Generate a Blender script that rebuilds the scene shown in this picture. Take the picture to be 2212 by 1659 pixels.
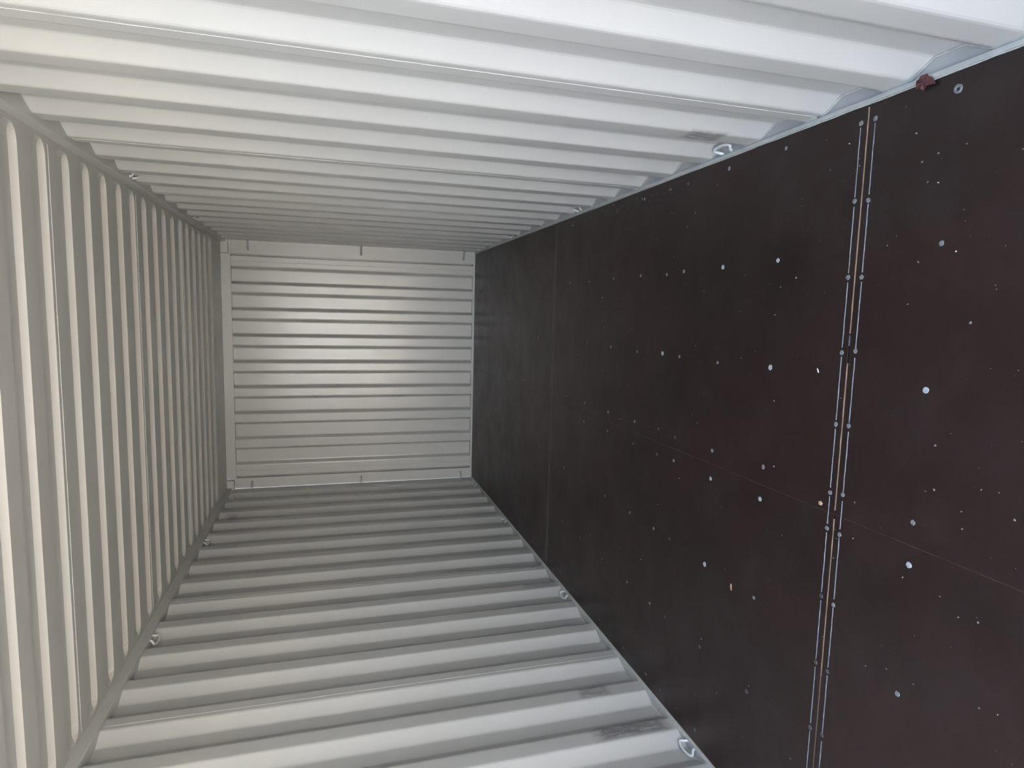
import bpy, bmesh, math, random
from mathutils import Vector, Matrix

random.seed(7)
scene = bpy.context.scene
for o in list(bpy.data.objects):
    bpy.data.objects.remove(o)

# ------------------------------------------------------------------ camera
# the phone is held sideways: the picture's right is the floor, its left the roof
cam_data = bpy.data.cameras.new('camera')
cam_data.sensor_fit = 'HORIZONTAL'
cam_data.sensor_width = 36.0
cam_data.lens = 1343.69 / 2212 * 36.0
cam_data.clip_start = 0.02
cam = bpy.data.objects.new('camera', cam_data)
scene.collection.objects.link(cam)
CR = ((0.02419, 0.993265, 0.113308), (-0.276405, 0.115568, -0.954067), (-0.960737, -0.00824, 0.277339))
cam.matrix_world = Matrix.Translation((0.57473, -0.44692, 1.4199)) @ Matrix(CR).to_4x4()
scene.camera = cam

# ------------------------------------------------------------------ light: daylight through the open door end
world = bpy.data.worlds.new('sky')
scene.world = world
world.use_nodes = True
wn = world.node_tree.nodes
wl = world.node_tree.links
wn.clear()
w_out = wn.new('ShaderNodeOutputWorld')
w_bg = wn.new('ShaderNodeBackground')
w_sky = wn.new('ShaderNodeTexSky')
w_sky.sky_type = 'NISHITA'
w_sky.sun_disc = False
w_sky.sun_elevation = math.radians(54)
w_sky.sun_rotation = math.radians(39)
w_sky.air_density = 1.0
w_sky.dust_density = 1.6
w_sky.ozone_density = 1.0
w_bg.inputs['Strength'].default_value = 0.66
wl.new(w_sky.outputs['Color'], w_bg.inputs['Color'])
wl.new(w_bg.outputs['Background'], w_out.inputs['Surface'])

sun_data = bpy.data.lights.new('sun', 'SUN')
sun_data.energy = 20.0
sun_data.angle = math.radians(0.6)
sun_data.color = (1.0, 0.95, 0.87)
sun = bpy.data.objects.new('sun', sun_data)
scene.collection.objects.link(sun)
sun.location = (6, 4, 9)
sun.rotation_euler = Vector((0.45, 0.55, 1.0)).to_track_quat('Z', 'Y').to_euler()   # high, behind the container: none of it reaches the inside

portal_data = bpy.data.lights.new('door_portal', 'AREA')
portal_data.shape = 'RECTANGLE'
portal_data.size = 2.36
portal_data.size_y = 2.42
portal_data.cycles.is_portal = True
portal = bpy.data.objects.new('door_portal', portal_data)
scene.collection.objects.link(portal)
portal.location = (0, -0.10, 1.2)
portal.rotation_euler = (math.radians(90), 0, 0)

vs = scene.view_settings
vs.view_transform = 'Standard'
vs.look = 'None'
vs.gamma = 1.0
vs.use_curve_mapping = False
vs.exposure = 1.17

# ------------------------------------------------------------------ helpers
def link(o, parent=None):
    scene.collection.objects.link(o)
    if parent is not None:
        o.parent = parent
    return o

def tag(o, label=None, cat=None, group=None, kind=None):
    if label: o['label'] = label
    if cat: o['category'] = cat
    if group: o['group'] = group
    if kind: o['kind'] = kind
    return o

def empty(name, loc=(0, 0, 0), parent=None):
    o = bpy.data.objects.new(name, None)
    o.location = loc
    o.empty_display_size = 0.05
    return link(o, parent)

def mesh_obj(name, verts, faces, mat, parent=None, smooth=False):
    me = bpy.data.meshes.new(name)
    me.from_pydata(verts, [], faces)
    me.update()
    if smooth:
        me.polygons.foreach_set('use_smooth', [True] * len(me.polygons))
    if mat: me.materials.append(mat)
    return link(bpy.data.objects.new(name, me), parent)

class MB:
    """collects verts and faces of one mesh"""
    def __init__(self):
        self.v = []; self.f = []
    def add(self, vs_, fs_):
        n = len(self.v)
        self.v += [tuple(p) for p in vs_]
        self.f += [tuple(i + n for i in f) for f in fs_]
    def box(self, a, b, c=0.0):
        """box from corner a to corner b; c = chamfer on the edges"""
        (x0, y0, z0), (x1, y1, z1) = [min(p, q) for p, q in zip(a, b)], [max(p, q) for p, q in zip(a, b)]
        if c <= 0:
            vs_ = [(x, y, z) for x in (x0, x1) for y in (y0, y1) for z in (z0, z1)]
            self.add(vs_, [(0, 1, 3, 2), (4, 6, 7, 5), (0, 4, 5, 1), (2, 3, 7, 6), (0, 2, 6, 4), (1, 5, 7, 3)])
            return
        bm = bmesh.new()
        bmesh.ops.create_cube(bm, size=1.0)
        for v in bm.verts:
            v.co = Vector(((x0 + x1) / 2 + v.co.x * (x1 - x0), (y0 + y1) / 2 + v.co.y * (y1 - y0), (z0 + z1) / 2 + v.co.z * (z1 - z0)))
        bmesh.ops.bevel(bm, geom=bm.edges[:], offset=c, segments=2, profile=0.6, affect='EDGES')
        bm.verts.index_update()
        self.add([v.co[:] for v in bm.verts], [[v.index for v in f.verts] for f in bm.faces])
        bm.free()
    def tube(self, pts, r, n=8, cap=True):
        pts = [Vector(p) for p in pts]
        t0 = (pts[1] - pts[0]).normalized()
        u = t0.orthogonal().normalized()
        rings = []
        for i, p in enumerate(pts):
            a = pts[max(i - 1, 0)]; b = pts[min(i + 1, len(pts) - 1)]
            t = (b - a).normalized()
            u = (u - t * u.dot(t)).normalized()
            w = t.cross(u)
            rr = r[i] if isinstance(r, (list, tuple)) else r
            rings.append([p + (u * math.cos(2 * math.pi * k / n) + w * math.sin(2 * math.pi * k / n)) * rr for k in range(n)])
        vs_ = [q for ring in rings for q in ring]
        fs_ = []
        for i in range(len(rings) - 1):
            for k in range(n):
                fs_.append((i * n + k, i * n + (k + 1) % n, (i + 1) * n + (k + 1) % n, (i + 1) * n + k))
        if cap:
            fs_.append(tuple(range(n))[::-1]); fs_.append(tuple((len(rings) - 1) * n + k for k in range(n)))
        self.add(vs_, fs_)
    def build(self, name, mat, parent=None, smooth=False):
        return mesh_obj(name, self.v, self.f, mat, parent, smooth)

def round_path(pts, r, n=4):
    """polyline with its inner corners rounded"""
    pts = [Vector(p) for p in pts]
    out = [pts[0]]
    for i in range(1, len(pts) - 1):
        a, b, c = pts[i - 1], pts[i], pts[i + 1]
        d1 = (a - b); d2 = (c - b)
        rr = min(r, d1.length * 0.45, d2.length * 0.45)
        p = b + d1.normalized() * rr; q = b + d2.normalized() * rr
        for k in range(n + 1):
            t = k / n
            out.append((1 - t) ** 2 * p + 2 * t * (1 - t) * b + t * t * q)
    out.append(pts[-1])
    return out

def solidify(o, t):
    m = o.modifiers.new('sheet', 'SOLIDIFY')
    m.thickness = t
    m.offset = -1.0
    return o

# ------------------------------------------------------------------ materials
class NT:
    def __init__(self, name):
        self.m = bpy.data.materials.new(name)
        self.m.use_nodes = True
        self.t = self.m.node_tree
        self.b = self.t.nodes['Principled BSDF']
    def n(self, typ, **kw):
        nd = self.t.nodes.new(typ)
        for k, v in kw.items():
            if k.startswith('i_'): nd.inputs[k[2:].replace('_', ' ')].default_value = v
            else: setattr(nd, k, v)
        return nd
    def l(self, a, b): self.t.links.new(a, b)
    def coord(self): return self.n('ShaderNodeTexCoord').outputs['Object']
    def mapping(self, src, scale=(1, 1, 1), rot=(0, 0, 0)):
        mp = self.n('ShaderNodeMapping'); mp.inputs['Scale'].default_value = scale; mp.inputs['Rotation'].default_value = rot
        self.l(src, mp.inputs['Vector']); return mp.outputs['Vector']
    def noise(self, vec, scale, detail=4, rough=0.6, out='Fac'):
        nd = self.n('ShaderNodeTexNoise'); nd.inputs['Scale'].default_value = scale
        nd.inputs['Detail'].default_value = detail; nd.inputs['Roughness'].default_value = rough
        self.l(vec, nd.inputs['Vector']); return nd.outputs[out]
    def ramp(self, src, stops):
        r = self.n('ShaderNodeValToRGB')
        e = r.color_ramp.elements
        while len(e) < len(stops): e.new(0.5)
        for el, (p, c) in zip(e, stops):
            el.position = p
            el.color = (*c, 1) if isinstance(c, tuple) else (c, c, c, 1)
        self.l(src, r.inputs['Fac']); return r.outputs['Color']
    def math(self, op, a, b=None, clamp=False):
        m = self.n('ShaderNodeMath', operation=op, use_clamp=clamp)
        for i, v in enumerate((a, b)):
            if v is None: continue
            if isinstance(v, (int, float)): m.inputs[i].default_value = v
            else: self.l(v, m.inputs[i])
        return m.outputs[0]
    def mix(self, fac, a, b):
        m = self.n('ShaderNodeMix', data_type='RGBA')
        for sock, v in ((m.inputs[0], fac), (m.inputs[6], a), (m.inputs[7], b)):
            if isinstance(v, (int, float)): sock.default_value = v
            elif isinstance(v, tuple): sock.default_value = (*v, 1)
            else: self.l(v, sock)
        return m.outputs[2]
    def bump(self, h, strength, dist):
        b = self.n('ShaderNodeBump'); b.inputs['Strength'].default_value = strength; b.inputs['Distance'].default_value = dist
        self.l(h, b.inputs['Height']); self.l(b.outputs['Normal'], self.b.inputs['Normal'])
    def col(self, c):
        if isinstance(c, tuple): self.b.inputs['Base Color'].default_value = (*c, 1)
        else: self.l(c, self.b.inputs['Base Color'])
    def rgh(self, r):
        if isinstance(r, (int, float)): self.b.inputs['Roughness'].default_value = r
        else: self.l(r, self.b.inputs['Roughness'])

PAINT = (0.46, 0.465, 0.447)

def paint(name, base=PAINT, scuffs=(), rough=(0.31, 0.45)):
    """grey-white container enamel; scuffs = boxes (axis values) with worn smears"""
    t = NT(name)
    co = t.coord()
    big = t.noise(co, 1.7, 3, 0.55)
    tone = t.ramp(big, [(0.3, tuple(c * 0.965 for c in base)), (0.7, tuple(min(1, c * 1.02) for c in base))])
    if scuffs:
        sep = t.n('ShaderNodeSeparateXYZ'); t.l(co, sep.inputs[0])
        smear = t.noise(t.mapping(co, (1, 30, 9)), 2.2, 6, 0.7)
        spots = t.noise(co, 75, 4, 0.65)
        for (yc, yr, zc, zr, amt) in scuffs:
            dy = t.math('DIVIDE', t.math('ABSOLUTE', t.math('SUBTRACT', sep.outputs['Y'], yc)), yr)
            dz = t.math('DIVIDE', t.math('ABSOLUTE', t.math('SUBTRACT', sep.outputs['Z'], zc)), zr)
            box = t.math('SUBTRACT', 1.0, t.math('MAXIMUM', dy, dz), clamp=True)
            box = t.math('MULTIPLY', box, 3.0, clamp=True)
            mk = t.math('MULTIPLY', box, t.ramp(smear, [(0.30, 0.05), (0.54, 1.0)]))
            tone = t.mix(t.math('MULTIPLY', mk, amt), tone, (0.20, 0.195, 0.195))
            bk = t.math('MULTIPLY', box, t.math('GREATER_THAN', spots, 0.66))
            tone = t.mix(t.math('MULTIPLY', bk, 0.75), tone, (0.06, 0.06, 0.065))
    t.col(tone)
    t.rgh(t.ramp(t.noise(co, 5.0, 3, 0.6), [(0.3, rough[0]), (0.7, rough[1])]))
    t.b.inputs['Specular IOR Level'].default_value = 0.5
    t.bump(t.noise(co, 7.0, 2, 0.5), 0.10, 0.0030)
    return t.m

M = {}
M['paint'] = paint('enamel')
M['paint_right'] = paint('enamel_right', scuffs=((1.488, 0.055, 0.205, 0.075, 0.9), (2.22, 0.06, 0.16, 0.12, 0.22), (2.50, 0.06, 0.15, 0.12, 0.22)))
M['paint_left'] = paint('enamel_left', scuffs=((1.805, 0.065, 0.20, 0.19, 1.0), (2.085, 0.055, 0.25, 0.085, 0.7), (3.25, 0.06, 0.13, 0.13, 0.5), (3.56, 0.06, 0.13, 0.15, 0.5), (5.14, 0.05, 2.25, 0.05, 0.6)))
M['paint_roof'] = paint('enamel_roof', base=(0.46, 0.455, 0.428))
M['paint_end'] = paint('enamel_end', rough=(0.195, 0.262))

def plain(name, c, rough, spec=0.5, var=0.12, scale=40):
    t = NT(name)
    co = t.coord()
    f = t.noise(co, scale, 4, 0.6)
    t.col(t.ramp(f, [(0.3, tuple(x * (1 - var) for x in c)), (0.7, tuple(min(1, x * (1 + var)) for x in c))]))
    t.rgh(rough)
    t.b.inputs['Specular IOR Level'].default_value = spec
    t.bump(f, 0.2, 0.001)
    return t.m

M['weld'] = plain('weld_bead', (0.58, 0.585, 0.565), 0.5, var=0.08, scale=120)
M['seal'] = plain('edge_sealant', (0.47, 0.47, 0.42), 0.5, var=0.15, scale=60)
M['bar'] = plain('bar_enamel', (0.33, 0.33, 0.325), 0.4, var=0.1)  # enamel darkened to stand in for the shadow outlining each bar
M['strip'] = plain('strip_enamel', (0.50, 0.51, 0.47), 0.4, var=0.07, scale=30)
M['ring'] = plain('ring_enamel', (0.66, 0.67, 0.66), 0.28, var=0.05)
M['gap'] = plain('gap_shadow_black', (0.012, 0.011, 0.011), 0.7, var=0.1)
M['tan'] = plain('tan_sealant', (0.50, 0.33, 0.19), 0.55, var=0.3, scale=25)
M['tandark'] = plain('tan_sealant_grimy', (0.20, 0.13, 0.085), 0.55, var=0.4, scale=25)
M['bead'] = plain('grey_joint_bead', (0.23, 0.24, 0.29), 0.3, var=0.35, scale=30)
M['beaddark'] = plain('dark_joint_bead', (0.13, 0.125, 0.12), 0.35, var=0.35, scale=30)
M['hair'] = plain('joint_raw_edge', (0.070, 0.037, 0.030), 0.5, var=0.6, scale=18)
M['plug'] = plain('screw_sealant_pale', (0.42, 0.45, 0.46), 0.45, var=0.3, scale=260)
M['plugmid'] = plain('screw_sealant_grey', (0.20, 0.21, 0.215), 0.45, var=0.35, scale=260)
M['plugdark'] = plain('screw_head_dark', (0.075, 0.075, 0.078), 0.4, var=0.35, scale=260)
M['chip'] = plain('paint_chip_white', (0.72, 0.70, 0.66), 0.5, var=0.1)
M['dust'] = plain('pale_dust', (0.20, 0.18, 0.17), 0.7, var=0.4, scale=300)
M['wood'] = plain('wood_splinter', (0.50, 0.33, 0.20), 0.6, var=0.3, scale=300)
M['leaf'] = plain('dry_leaf', (0.085, 0.028, 0.026), 0.6, var=0.4, scale=200)
M['ground'] = plain('yard_concrete', (0.56, 0.50, 0.42), 0.85, var=0.12, scale=0.8)

M['yard'] = plain('white_render', (0.78, 0.78, 0.77), 0.8, var=0.04, scale=1.0)  # for the added wall that reflects sunlight through the door
YARD_H = 6.0

def floor_mat():
    t = NT('phenolic_film_plywood')
    co = t.coord()
    big = t.noise(t.mapping(co, (1.0, 0.6, 1)), 1.6, 5, 0.6)
    base = t.ramp(big, [(0.25, (0.0130, 0.0080, 0.0072)), (0.55, (0.0250, 0.0118, 0.0102)), (0.8, (0.037, 0.0150, 0.0130))])
    grain = t.noise(t.mapping(co, (6, 55, 6)), 3.0, 5, 0.65)
    base = t.mix(t.math('MULTIPLY', t.ramp(grain, [(0.45, 0.0), (0.75, 1.0)]), 0.10), base, (0.040, 0.027, 0.025))
    # dust and fine pale specks, pressed into the film
    speck = t.noise(co, 120, 2, 0.5)
    base = t.mix(t.math('MULTIPLY', t.math('GREATER_THAN', speck, 0.755), 0.35), base, (0.19, 0.16, 0.15))
    dust = t.ramp(t.noise(co, 4.2, 6, 0.7), [(0.45, 0.0), (0.8, 1.0)])
    base = t.mix(t.math('MULTIPLY', dust, 0.18), base, (0.10, 0.085, 0.08))
    t.col(base)
    t.rgh(t.ramp(t.noise(co, 3.0, 5, 0.65), [(0.3, 0.33), (0.7, 0.46)]))
    t.b.inputs['Specular IOR Level'].default_value = 0.38
    t.bump(t.noise(co, 220, 2, 0.5), 0.10, 0.0012)
    return t.m
M['floor'] = floor_mat()

# ------------------------------------------------------------------ dimensions (metres)
Y0 = -0.06                 # door end
L = 5.909                  # end wall plane
XI, XO = 1.186, 1.222      # inner and outer flats of the side walls
XF = 1.165                 # plywood edge
PT, YK0 = 0.2885, 0.872    # side wall pitch; where inner flat no. 0 begins
ZT = 2.356                 # underside of the top side rails
ZR = 2.402                 # low flats of the roof
PR, YR0 = 0.2114, 2.024    # roof pitch; a low flat begins here
def trough(k): return YK0 + PT * k - 0.104     # centre of a wall trough

# ground outside the open doors
g = mesh_obj('ground', [(-30, -40, -0.18), (30, -40, -0.18), (30, 20, -0.18), (-30, 20, -0.18)], [(0, 1, 2, 3)], M['ground'])
tag(g, kind='structure')

# unseen pale wall opposite the door, added to bounce sunlight onto the end wall
yard = tag(empty('wall_yard', (0, -15, -0.18)), kind='structure')
for i in range(9):
    _v = [(x, y, z) for x in (-24.5 + 5.5 * i, -19.02 + 5.5 * i) for y in (-0.3, 0.0) for z in (0.0, YARD_H)]
    mesh_obj('wall_panel', _v, [(0, 1, 3, 2), (4, 6, 7, 5), (0, 4, 5, 1), (2, 3, 7, 6), (0, 2, 6, 4), (1, 5, 7, 3)], M['yard'], yard)

# ------------------------------------------------------------------ side walls: pressed corrugated sheets, four waves each
SEAM_OFF = 0.026
def wall_profile(ya, yb):
    """(y, depth 0..1) corners between ya and yb; depth 1 = outer flat"""
    pts = [(ya, 0.0)]
    for k in range(-5, 19):
        yk = YK0 + PT * k
        for yy, d in ((yk - 0.210, 0), (yk - 0.142, 1), (yk - 0.066, 1), (yk, 0)):
            if k <= 17 and ya + 0.004 < yy < yb - 0.004: pts.append((yy, d))
    pts.append((yb, 0.0))
    return pts

def rounded(pts, r=0.007, n=2):
    p3 = round_path([(y, d * (XO - XI), 0) for y, d in pts], r, n)
    return [(p.x, p.y) for p in p3]

seams = [YK0 + PT * k + SEAM_OFF for k in (-3, 1, 5, 9, 13, 17)]
edges = [Y0] + [s for s in seams if s > Y0 + 0.1] + [L + 0.03]
def side_wall(side):
    s = 1 if side == 'right' else -1
    root = tag(empty('wall_' + side), kind='structure')
    mat = M['paint_' + side]
    for ya, yb in zip(edges[:-1], edges[1:]):
        if yb - ya < 0.05: continue
        pr = rounded(wall_profile(ya, yb))
        zs = (-0.03, ZT + 0.03)
        vs_ = [(s * (XI + d), y, z) for y, d in pr for z in zs]
        fs_ = []
        for i in range(len(pr) - 1):
            q = (2 * i, 2 * i + 1, 2 * i + 3, 2 * i + 2)
            fs_.append(q if s > 0 else q[::-1])
        o = mesh_obj('corrugated_sheet', vs_, fs_, mat, root)
        solidify(o, 0.002)
        # the weld along the sheet's foot
        mb = MB()
        mb.tube([(s * (XI + d - 0.0015), y, 0.0025) for y, d in pr], 0.0034, 6)
        mb.build('foot_weld', M['seal'], root, True)
    for ys in edges[1:-1]:
        mb = MB()      # lapped, welded seam between two sheets: slightly uneven bead
        n = 60
        pts, rr = [], []
        for i in range(n + 1):
            z = 0.012 + (ZT - 0.02) * i / n
            pts.append((s * (XI - 0.0004 + 0.0006 * random.random()), ys + 0.0006 * random.uniform(-1, 1), z))
            rr.append(0.0005 + 0.0005 * random.random())
        mb.tube(pts, rr, 6)
        mb.build('seam_weld', M['weld'], root, True)
    return root
wall_right = side_wall('right')
wall_left = side_wall('left')

# ------------------------------------------------------------------ unseen door leaves, added standing straight out to cut sideways daylight
def door_leaf(n, s):
    root = tag(empty('door_%d' % n, (s * 1.205, Y0 - 0.02, 0.0)), kind='structure')
    w, h, th = 1.16, 2.40, 0.045
    mb = MB()
    for a, b in (((0, 0, 0), (th, -0.07, h)), ((0, -w + 0.07, 0), (th, -w, h)), ((0, -0.07, 0), (th, -w + 0.07, 0.09)), ((0, -0.07, h - 0.09), (th, -w + 0.07, h))):
        mb.box((s * a[0], a[1], a[2]), (s * b[0], b[1], b[2]))
    mb.build('leaf_frame', M['paint'], root)
    pts = [(0.09, 0)]
    for k in range(5):
        z = 0.33 + 0.42 * k
        pts += [(z - 0.10, 0), (z - 0.07, 1), (z + 0.07, 1), (z + 0.10, 0)]
    pts.append((h - 0.09, 0))
    vs_ = [(s * (0.008 + 0.028 * d), y, z) for z, d in pts for y in (-0.07, -w + 0.07)]
    fs_ = [(2 * i, 2 * i + 1, 2 * i + 3, 2 * i + 2) for i in range(len(pts) - 1)]
    solidify(mesh_obj('leaf_panel', vs_, fs_ if s > 0 else [f[::-1] for f in fs_], M['paint'], root), 0.002)
    mb = MB(); mb.tube(round_path([(s * -0.004, -0.03, 0.03), (s * -0.004, -w + 0.03, 0.03), (s * -0.004, -w + 0.03, h - 0.03), (s * -0.004, -0.03, h - 0.03), (s * -0.004, -0.03, 0.04)], 0.03, 3), 0.012, 8)
    mb.build('rubber_gasket', M['gap'], root, True)
    return root
door_leaf(1, 1); door_leaf(2, -1)

# ------------------------------------------------------------------ foot of the walls: bottom rail ledge and edge strip
def baseboard(side):
    s = 1 if side == 'right' else -1
    root = tag(empty('baseboard_' + side), kind='structure')
    mb = MB(); mb.box((s * (XI - 0.003), Y0, -0.10), (s * (XO + 0.03), L + 0.03, 0.0))
    mb.build('rail_ledge', M['paint_' + side], root)
    mb = MB(); mb.box((s * (XF + 0.005), Y0, -0.05), (s * (XI - 0.005), L - 0.001, 0.0065), 0.0012)
    mb.build('edge_strip', M['strip'], root)
    # uneven sealant pressed between strip and plywood
    n = 150
    pts, rr = [], []
    for i in range(n + 1):
        y = Y0 + (L - Y0) * i / n
        pts.append((s * (XF + 0.0035 + 0.0008 * random.uniform(-1, 1)), y, -0.0012 + 0.0012 * random.random()))
        rr.append(0.0022 + 0.0012 * random.random() ** 2)
    mb = MB(); mb.tube(pts, rr, 6)
    mb.build('sealant_bead', M['seal'], root, True)
    return root
baseboard('right'); baseboard('left')

# ------------------------------------------------------------------ top side rails
XR = 1.166
def rail(n, s):
    root = tag(empty('trim_%d' % n), kind='structure')
    mb = MB(); mb.box((s * XR, Y0, ZT), (s * (XO + 0.03), L - 0.002, ZT + 0.066), 0.004)
    mb.build('top_side_rail', M['paint_' + ('right' if s > 0 else 'left')], root)
    return root
rail(1, 1); rail(2, -1)

# ------------------------------------------------------------------ ceiling: stamped roof sheets with round-ended channels
def roof():
    root = tag(empty('ceiling'), kind='structure')
    js = list(range(-9, 17))
    XE = 1.148              # channel end
    half_mouth, half_top, H = 0.0585, 0.0450, 0.020
    rc = 0.045              # end rounding
    # columns across the width: (x, mouth half width, top half width, height)
    cols = []
    end = [(0.0, 0.45, 0.35, 0.0), (0.004, 0.58, 0.42, 0.15), (0.012, 0.73, 0.55, 0.42), (0.022, 0.85, 0.68, 0.68), (0.034, 0.93, 0.82, 0.88), (0.048, 0.98, 0.93, 0.98), (0.064, 1.0, 1.0, 1.0)]
    for d, a, b, h in end: cols.append((-XE + d, half_mouth * a, half_top * b, H * h))
    for x in (-0.6, 0.0, 0.6): cols.append((x, half_mouth, half_top, H))
    for d, a, b, h in end[::-1]: cols.append((XE - d, half_mouth * a, half_top * b, H * h))
    cols = [(-1.235, 0.03, 0.02, 0.0), (-XE - 0.001, 0.03, 0.02, 0.0)] + cols + [(XE + 0.001, 0.03, 0.02, 0.0), (1.235, 0.03, 0.02, 0.0)]
    cuts = [YR0 + 0.2355 + PR * 5 * q for q in (-2, -1, 0, 1, 2, 3)]
    cuts = [Y0] + [c for c in cuts if Y0 + 0.2 < c < 5.5] + [L + 0.03]
    for ya, yb in zip(cuts[:-1], cuts[1:]):
        rows_per_col = None
        mine = [j for j in js if ya + 0.01 < YR0 + PR * j - half_mouth < yb - 0.01 and YR0 + PR * j - 2 * half_mouth > ya]
        grid = []
        for (x, wm, wt, h) in cols:
            row = [(x, ya, ZR)]
            for j in mine:
                c = YR0 + PR * j - half_mouth
                row += [(x, c - wm, ZR), (x, c - wt, ZR + h), (x, c + wt, ZR + h), (x, c + wm, ZR)]
            row.append((x, yb, ZR))
            grid.append(row)
        m = len(grid[0])
        vs_ = [p for row in grid for p in row]
        fs_ = [(i * m + k, i * m + k + 1, (i + 1) * m + k + 1, (i + 1) * m + k) for i in range(len(grid) - 1) for k in range(m - 1)]
        o = mesh_obj('roof_sheet', vs_, fs_, M['paint_roof'], root)
        solidify(o, 0.002)
    for c in cuts[1:-1]:
        mb = MB(); n = 50
        pts = [(-1.14 + 2.28 * i / n, c + 0.0006 * random.uniform(-1, 1), ZR - 0.0004) for i in range(n + 1)]
        mb.tube(pts, [0.0009 + 0.0005 * random.random() for _ in pts], 6)
        mb.build('seam_weld', M['weld'], root, True)
    return root
roof()

# ------------------------------------------------------------------ end wall
def end_wall():
    root = tag(empty('wall_back'), kind='structure')
    # profile in x: eight recessed channels
    ch = [(0.925, 0.808), (0.684, 0.565), (0.440, 0.317), (0.187, 0.067), (-0.058, -0.177), (-0.303, -0.427), (-0.552, -0.674), (-0.799, -0.923)]
    pts = [(1.046, 0.03), (1.046, 0.0)]
    for a, b in ch:
        pts += [(a + 0.022, 0.0), (a - 0.001, 0.050), (b + 0.001, 0.050), (b - 0.022, 0.0)]
    pts += [(-1.058, 0.0), (-1.058, 0.03)]
    pr = [(p.x, p.y) for p in round_path([(x, d, 0) for x, d in pts], 0.008, 2)]
    vs_ = [(x, L + d, z) for x, d in pr for z in (-0.02, 2.40)]
    fs_ = [(2 * i, 2 * i + 1, 2 * i + 3, 2 * i + 2) for i in range(len(pr) - 1)]
    o = mesh_obj('corrugated_sheet', vs_, [f[::-1] for f in fs_], M['paint_end'], root)
    solidify(o, -0.002)
    # lap edges where the pressed sheet meets its flat margins
    for x in (0.994, -1.003):
        mb = MB(); mb.tube([(x + 0.0006 * random.uniform(-1, 1), L - 0.0004, 0.03 + 2.28 * i / 40) for i in range(41)], 0.0021, 6)
        mb.build('seam_weld', M['seal'], root, True)
    # header plate along the roof, sill along the floor
    mb = MB(); mb.box((1.056, L - 0.014, 2.318), (-1.068, L + 0.06, 2.402), 0.002)
    mb.build('header_plate', M['paint_end'], root)
    mb = MB(); mb.box((XF, L - 0.004, -0.06), (-XF, L + 0.06, 0.020), 0.0015)
    mb.build('sill_bar', M['paint_end'], root)
    # closing plate behind everything
    mb = MB(); mb.box((1.30, L + 0.075, -0.1), (-1.30, L + 0.085, 2.52))
    mb.build('backing_plate', M['paint_end'], root)
    return root
end_wall()

def corner_post(n, s):
    root = tag(empty('trim_%d' % n), kind='structure')
    xa = 1.060 if s > 0 else 1.072
    mb = MB(); mb.box((s * xa, L - 0.006, 0.0), (s * (XI + 0.04 if s > 0 else XI - 0.012), L + 0.03, 2.312), 0.0015)
    mb.build('corner_post', M['paint_end'], root)
    mb = MB(); mb.box((s * (xa + (0.006 if s > 0 else 0.024)), L - 0.016, 2.338), (s * (XI + 0.03), L + 0.03, 2.401), 0.002)
    mb.build('corner_fitting', M['paint_end'], root)
    mb = MB(); mb.box((s * (xa - 0.004), L + 0.035, -0.05), (s * (XI + 0.06), L + 0.06, 2.42))
    mb.build('post_web', M['paint_end'], root)
    return root
corner_post(3, 1); corner_post(4, -1)

# ------------------------------------------------------------------ floor: film-faced plywood sheets
floor = tag(empty('floor'), kind='structure')
XJ, YJ1, YJ2 = 0.007, 0.9965, 3.478
def sheet(xa, xb, ya, yb):
    bm = bmesh.new()
    bmesh.ops.create_cube(bm, size=1.0)
    for v in bm.verts:
        v.co = Vector(((xa + xb) / 2 + v.co.x * (xb - xa), (ya + yb) / 2 + v.co.y * (yb - ya), -0.014 + v.co.z * 0.028))
    bmesh.ops.bevel(bm, geom=[e for e in bm.edges if all(v.co.z > -0.001 for v in e.verts)], offset=0.0006, segments=1, affect='EDGES')
    me = bpy.data.meshes.new('plywood_sheet'); bm.to_mesh(me); bm.free()
    me.materials.append(M['floor'])
    return link(bpy.data.objects.new('plywood_sheet', me), floor)
ys = [(Y0, YJ1 - 0.0022), (YJ1 + 0.0022, YJ2 - 0.0012), (YJ2 + 0.0012, L - 0.004)]
for ya, yb in ys:
    sheet(-XF, XJ - 0.0003, ya, yb)
    sheet(XJ + 0.0003, XF, ya, yb)
mb = MB(); mb.box((-XF - 0.006, Y0, -0.06), (XF + 0.006, L, -0.024))
mb.build('subfloor', M['gap'], floor)

def flat_strip(name, pts, widths, mat, z0=0.0, h=0.0009):
    """a flat low bead along pts (x, y)"""
    mb = MB(); vs_ = []
    for i, (x, y) in enumerate(pts):
        a = pts[max(i - 1, 0)]; b = pts[min(i + 1, len(pts) - 1)]
        t = Vector((b[0] - a[0], b[1] - a[1])).normalized(); nx, ny = -t.y, t.x
        w = widths[i]
        vs_ += [(x - nx * w, y - ny * w, z0 - 0.0006), (x - nx * w * 0.55, y - ny * w * 0.55, z0 + h), (x + nx * w * 0.55, y + ny * w * 0.55, z0 + h), (x + nx * w, y + ny * w, z0 - 0.0006)]
    fs_ = [(4 * i + k, 4 * i + 4 + k, 4 * i + 5 + k, 4 * i + 1 + k) for i in range(len(pts) - 1) for k in range(3)]
    mb.add(vs_, fs_)
    return mb.build(name, mat, floor)

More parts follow.
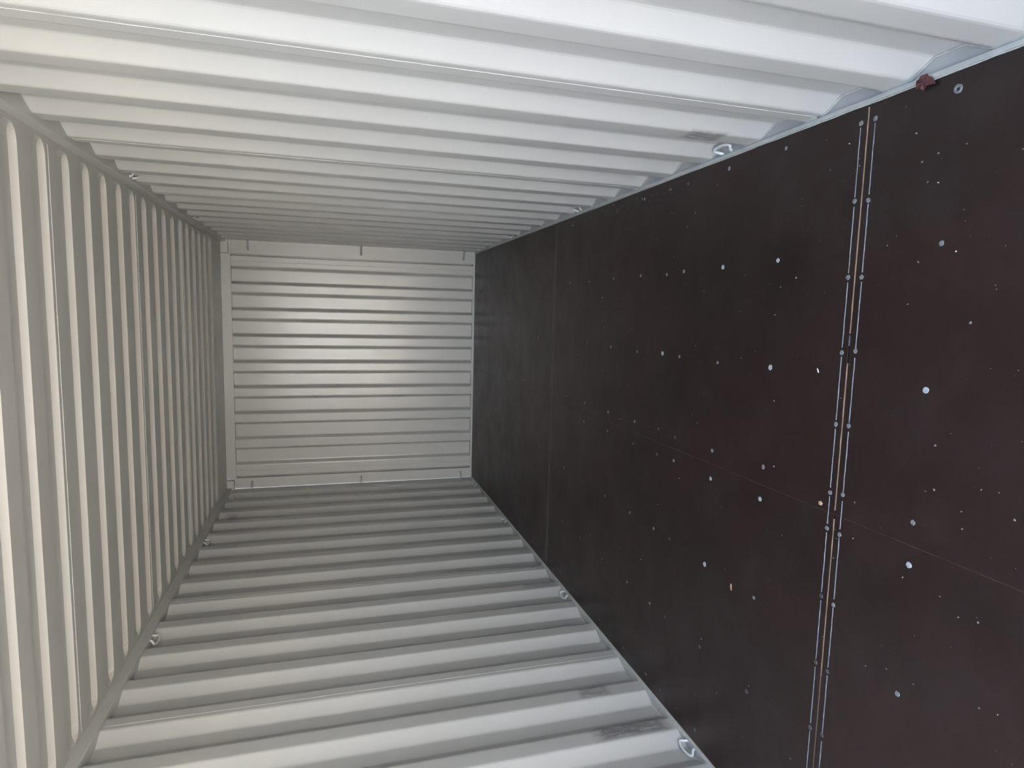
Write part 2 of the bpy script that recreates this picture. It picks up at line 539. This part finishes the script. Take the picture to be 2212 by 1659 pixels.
# near cross joint: tan sealant in the gap, a grey bead on both sides, broken at the screws
sxr = [0.069, 0.273, 0.485, 0.698, 0.909, 1.124]
sxl = [-0.042, -0.256, -0.470, -0.682, -0.897, -1.110]
def run(x0, x1, y, w, jig=0.0006, n=24):
    pts = [(x0 + (x1 - x0) * i / n, y + jig * random.uniform(-1, 1)) for i in range(n + 1)]
    return pts, [w * random.uniform(0.75, 1.2) for _ in pts]
for x0, x1 in ((1.160, 0.54), (0.535, 0.505), (0.455, 0.02), (-0.006, -0.50), (-0.50, -1.158)):
    p, w = run(x0, x1, YJ1, 0.0029 if x1 > 0.5 or x0 > 0.4 else 0.0021)
    flat_strip('joint_sealant', p, w, M['plugmid'] if 0.5 < x0 < 0.54 else M['tandark'] if x0 <= -0.5 else M['tan'], -0.0012)
xs_all = sorted(sxr + sxl, reverse=True)
for yb in (YJ1 - 0.0245, YJ1 + 0.0240):
    prev = 1.160
    for xs in xs_all + [-1.170]:
        a, b = prev, xs + 0.013
        if a - b > 0.03:
            p, w = run(a, b, yb, 0.0019, 0.0005, 14)
            flat_strip('joint_bead', p, w, M['bead'])
        prev = xs - 0.013
# far cross joint: two faint dark beads
for dy in (-0.012, 0.010):
    p, w = run(1.155, -1.155, YJ2 + dy, 0.0030, 0.0010, 60)
    flat_strip('joint_bead', p, w, M['beaddark'], 0, 0.0006)
# lengthwise joint with its raw edge showing
p = [(XJ + 0.0005 * random.uniform(-1, 1), 0.2 + (2.55 - 0.2) * i / 60) for i in range(61)]
flat_strip('joint_edge', p, [random.uniform(0.0008, 0.0020) for _ in p], M['hair'], -0.0004, 0.0007)

# screws
def screw_mesh(name, mat, r, kind):
    bm = bmesh.new()
    n = 12
    ringr = [(1.0, -0.0004), (0.93, 0.0008), (0.6, 0.0013), (0.3, 0.0009 if kind != 'ring' else -0.0004)]
    rr = [random.uniform(0.86, 1.1) for _ in range(n)]
    rings = []
    for f, z in ringr:
        rings.append([bm.verts.new((r * f * math.cos(2 * math.pi * k / n) * (rr[k] if f > 0.5 else 1), r * f * math.sin(2 * math.pi * k / n) * (rr[k] if f > 0.5 else 1), z)) for k in range(n)])
    for a, b in zip(rings[:-1], rings[1:]):
        for k in range(n): bm.faces.new((a[k], a[(k + 1) % n], b[(k + 1) % n], b[k]))
    bm.faces.new(rings[-1])
    me = bpy.data.meshes.new(name); bm.to_mesh(me); bm.free()
    me.materials.append(mat)
    return me
SM = {'l': [screw_mesh('screw', M['plug'], 0.0092, 'p') for _ in range(3)],
      'm': [screw_mesh('screw', M['plugmid'], 0.0078, 'p') for _ in range(3)],
      'd': [screw_mesh('screw', M['plugdark'], 0.0075, 'p') for _ in range(2)],
      'r': [screw_mesh('screw', M['plugmid'], 0.0120, 'ring')]}
def screw(x, y, k, f=1.0):
    o = bpy.data.objects.new('screw', random.choice(SM[k]))
    o.location = (x, y, 0.0002)
    o.rotation_euler = (0, 0, random.uniform(0, 6.28))
    o.scale = (f, f, 1)
    link(o, floor)
cols_x = [1.122, 0.765, 0.410, 0.064, -0.045, -0.400, -0.755, -1.110]
rows = {0.440: 'mmmmmmdd', 0.741: 'rmlmlmmd', 1.323: 'mllmlmdd', 1.622: 'mlmmlldd', 1.900: 'dmmdmddd', 2.040: 'dmlddmmd', 2.275: 'mmmmdmmd',
        2.577: 'dmmmmmdd', 2.90: 'dmdmmddd', 3.20: 'mmdmdmdd', 3.80: 'ddmddddd', 4.10: 'dddmdddd', 4.40: 'ddddddmd', 4.70: 'dddddddd', 5.0: 'dddddddd', 5.3: 'dddddddd', 5.6: 'dddddddd'}
for y, pat in rows.items():
    for x, k in zip(cols_x, pat):
        screw(x + random.uniform(-0.006, 0.006), y + random.uniform(-0.004, 0.004), k, random.uniform(0.85, 1.1))
for x in sxr + sxl:
    screw(x + random.uniform(-0.003, 0.003), YJ1 + 0.0240, 'm' if x > -0.1 else 'd', 1.0)
    screw(x + random.uniform(-0.008, 0.008), YJ1 - 0.0240, 'm' if x > -0.3 else 'd', 0.95)

# loose grit: too small to pick apart, one object
DEB = [(1.077, 1.056), (0.915, 0.767), (0.745, 0.703), (0.708, 1.230), (0.304, 1.291), (0.025, 1.047), (1.126, 2.051), (0.996, 1.835), (1.022, 2.018), (0.947, 1.889), (1.079, 1.691), (0.679, 1.740), (0.542, 2.700), (0.319, 4.332), (0.335, 3.043), (0.670, 2.707), (0.275, 2.674), (0.590, 1.317), (0.085, 1.268), (-0.587, 2.139), (-0.683, 2.748), (-0.407, 2.577), (-0.276, 2.010), (-0.109, 1.845), (-0.392, 2.270), (1.133, 3.172), (1.113, 3.170), (1.152, 2.679), (1.127, 2.297), (1.150, 2.622), (0.578, 0.650), (0.277, 0.705), (0.622, 0.819), (0.727, 0.800), (0.136, 0.623), (0.158, 0.718), (0.168, 0.696), (-0.039, 0.923), (0.200, 0.583), (0.065, 0.929), (-0.083, 0.757), (-0.087, 0.653), (-0.116, 0.603), (-0.105, 0.557), (-0.217, 0.708), (-0.348, 0.778), (-0.300, 0.533), (0.048, 2.428), (-0.169, 2.758), (-1.107, 2.276), (-1.112, 2.031), (-0.711, 1.615), (-1.107, 1.762)]
def grain(mb, x, y, r, z=0.0):
    a = random.uniform(0, 6.28); e = random.uniform(0.45, 1.0); h = r * random.uniform(0.25, 0.6)
    pts = []
    for k in range(6):
        t = 2 * math.pi * k / 6
        px, py = r * math.cos(t) * random.uniform(0.7, 1.1), r * e * math.sin(t) * random.uniform(0.7, 1.1)
        pts.append((x + px * math.cos(a) - py * math.sin(a), y + px * math.sin(a) + py * math.cos(a), z))
    top = [(x + (p[0] - x) * 0.55, y + (p[1] - y) * 0.55, z + h) for p in pts]
    mb.add(pts + top, [(k, (k + 1) % 6, 6 + (k + 1) % 6, 6 + k) for k in range(6)] + [tuple(range(6, 12))])
mb = MB()
for x, y in DEB[:30]: grain(mb, x, y, random.uniform(0.0020, 0.0036), 0.0002)
o = mb.build('paint_grit', M['chip']); tag(o, 'tiny white paint grains strewn over the dark plywood floor', 'grit', kind='stuff')
mb = MB()
for x, y in DEB[30:]: grain(mb, x, y, random.uniform(0.0025, 0.0042), 0.0002)
for _ in range(330):
    x = random.uniform(-1.13, 1.14); y = 0.35 + 3.1 * random.random() ** 1.5
    if x < 0 and random.random() < 0.35: continue
    grain(mb, x, y, random.choice((0.0012, 0.0016, 0.0018, 0.0024, 0.0034)), 0.0002)
for _ in range(60):      # crumbs gathered along the right edge
    grain(mb, random.uniform(1.10, 1.162), random.uniform(1.9, 3.3), random.uniform(0.0012, 0.0028), 0.0002)
o = mb.build('dust_crumbs', M['dust']); tag(o, 'fine grey dust crumbs scattered over the dark plywood floor', 'dust', kind='stuff')

# ------------------------------------------------------------------ lashing rings
def ring_mesh(s, up):
    """bent bar welded into a wall trough; origin at the middle of its two feet"""
    u = 1 if up else -1
    pts = [(0, -0.026, -0.002 * u), (0.002 * s, -0.030, 0.010 * u), (0.012 * s, -0.051, 0.024 * u), (0.018 * s, -0.030, 0.031 * u), (0.019 * s, 0.0, 0.033 * u), (0.018 * s, 0.030, 0.031 * u), (0.012 * s, 0.051, 0.024 * u), (0.002 * s, 0.030, 0.010 * u), (0, 0.026, -0.002 * u)]
    return round_path(pts, 0.014, 4)
def foot_mesh(mb, x, y, u):
    mb.tube([(x, y, -0.001 * u), (x, y, 0.003 * u)], [0.0082, 0.0056], 10)
def lashing_ring(s, k, up, label):
    z = 0.0 if up else ZT
    root = empty('lashing_ring', (s * (XI + 0.003), trough(k) + 0.008, z))
    tag(root, label, 'lashing ring', 'lashing rings along the floor edges' if up else 'lashing rings under the roof rails')
    mb = MB(); mb.tube(ring_mesh(s, up), 0.0056, 10)
    bar = mb.build('bent_bar', M['ring'], root, True)
    u = 1 if up else -1
    for yy in (-0.026, 0.026):
        mb = MB(); foot_mesh(mb, 0, yy, u)
        mb.build('foot_weld', M['ring'], bar, True)
    return root
lashing_ring(1, 3, True, 'large grey lashing ring nearest the camera, on the floor edge of the upper wall')
lashing_ring(1, 8, True, 'second lashing ring from the camera along the floor edge of the upper wall')
lashing_ring(1, 13, True, 'third lashing ring from the camera along the floor edge of the upper wall')
lashing_ring(1, 17, True, 'lashing ring right beside the end wall, on the floor edge of the upper wall')
lashing_ring(-1, 3, True, 'large grey lashing ring at the bottom border where the wall meets the dark floor')
lashing_ring(-1, 8, True, 'second lashing ring from the camera along the floor edge of the lower wall')
lashing_ring(-1, 13, True, 'third lashing ring from the camera along the floor edge of the lower wall')
lashing_ring(-1, 17, True, 'lashing ring right beside the end wall, on the floor edge of the lower wall')
lashing_ring(1, 8, False, 'bright lashing ring under the upper left roof rail, nearest the camera of that row')
lashing_ring(1, 13, False, 'second lashing ring from the camera under the upper left roof rail')
lashing_ring(1, 17, False, 'lashing ring under the upper left roof rail, right at the end wall corner')
lashing_ring(-1, 8, False, 'lashing ring under the lower left roof rail, nearest the camera of that row')
lashing_ring(-1, 13, False, 'second lashing ring from the camera under the lower left roof rail')
lashing_ring(-1, 17, False, 'lashing ring under the lower left roof rail, right at the end wall corner')

# ------------------------------------------------------------------ lashing bars on the end wall's corner posts
def lashing_bar(s, z, label):
    root = empty('lashing_bar', (s * XI, L - 0.006, z))
    tag(root, label, 'lashing bar', 'lashing bars on the corner posts')
    xin = -0.082 if s > 0 else -0.078
    pts = [(s * xin, 0.004, 0), (s * (xin + 0.003), -0.030, 0), (s * -0.030, -0.046, 0), (s * 0.001, -0.050, 0)]
    mb = MB(); mb.tube(round_path(pts, 0.016, 4), 0.0068, 10)
    bar = mb.build('bent_bar', M['bar'], root, True)
    mb = MB(); mb.tube([(s * xin, 0.001, 0), (s * xin, -0.003, 0)], [0.0105, 0.0074], 10)
    mb.build('foot_weld', M['ring'], bar, True)
lashing_bar(1, 2.166, 'short lashing bar nearest the roof on the upper corner post of the end wall')
lashing_bar(1, 1.140, 'short lashing bar halfway along the upper corner post of the end wall')
lashing_bar(1, 0.123, 'short lashing bar nearest the floor on the upper corner post of the end wall')
lashing_bar(-1, 2.174, 'short lashing bar nearest the roof on the lower corner post of the end wall')
lashing_bar(-1, 1.146, 'short lashing bar halfway along the lower corner post of the end wall')
lashing_bar(-1, 0.122, 'short lashing bar nearest the floor on the lower corner post of the end wall')

# ------------------------------------------------------------------ small loose pieces lying about
def flake(name, pts, mat, loc, label, cat, th=0.0008):
    """bent flake: outline points with their own heights, given a thickness"""
    n = len(pts)
    c = [sum(p[i] for p in pts) / n for i in range(3)]
    vs_ = [tuple(p) for p in pts] + [(c[0], c[1], c[2] + 0.001)]
    vs_ += [(p[0], p[1], p[2] + th) for p in vs_]
    m = n + 1
    fs_ = []
    for k in range(n):
        q = (k + 1) % n
        fs_ += [(q, k, n), (m + k, m + q, m + n), (k, q, m + q, m + k)]
    o = mesh_obj(name, vs_, fs_, mat)
    o.location = loc
    tag(o, label, cat)
    return o
flake('dry_leaf', [(-0.013, -0.030, 0.001), (0.002, -0.024, 0.005), (0.010, -0.013, 0.010), (0.016, -0.010, 0.006), (0.015, 0.004, 0.012), (0.008, 0.012, 0.009), (0.010, 0.022, 0.004), (-0.002, 0.018, 0.010), (-0.010, 0.024, 0.002), (-0.014, 0.008, 0.006), (-0.020, 0.002, 0.001), (-0.012, -0.010, 0.006)],
      M['leaf'], (1.166, 0.822, 0.0068), 'dark red crumpled leaf scrap on the pale floor edge strip at the upper right', 'leaf scrap')
flake('paint_flake', [(-0.007, -0.004, 0.0), (0.0, -0.0035, 0.0015), (0.007, -0.001, 0.004), (0.006, 0.003, 0.003), (-0.001, 0.002, 0.001), (-0.007, 0.001, 0.0)],
      M['chip'], (0.424, 1.105, 0.0003), 'white curled paint flake on the floor just left of the tan joint', 'paint flake')
flake('wood_splinter', [(-0.012, -0.003, 0.0), (-0.002, -0.0045, 0.002), (0.011, -0.002, 0.001), (0.013, 0.001, 0.0015), (0.003, 0.004, 0.002), (-0.010, 0.002, 0.0)],
      M['wood'], (-0.418, 1.448, 0.0003), 'tan wood splinter lying on the dark plywood floor', 'splinter', 0.002)
flake('wood_crumb', [(-0.005, -0.005, 0.0), (0.003, -0.006, 0.0), (0.007, 0.0, 0.0), (0.003, 0.006, 0.0), (-0.005, 0.004, 0.0)],
      M['wood'], (0.025, 1.052, 0.0003), 'round tan wood crumb beside the near floor joint', 'wood crumb', 0.004)
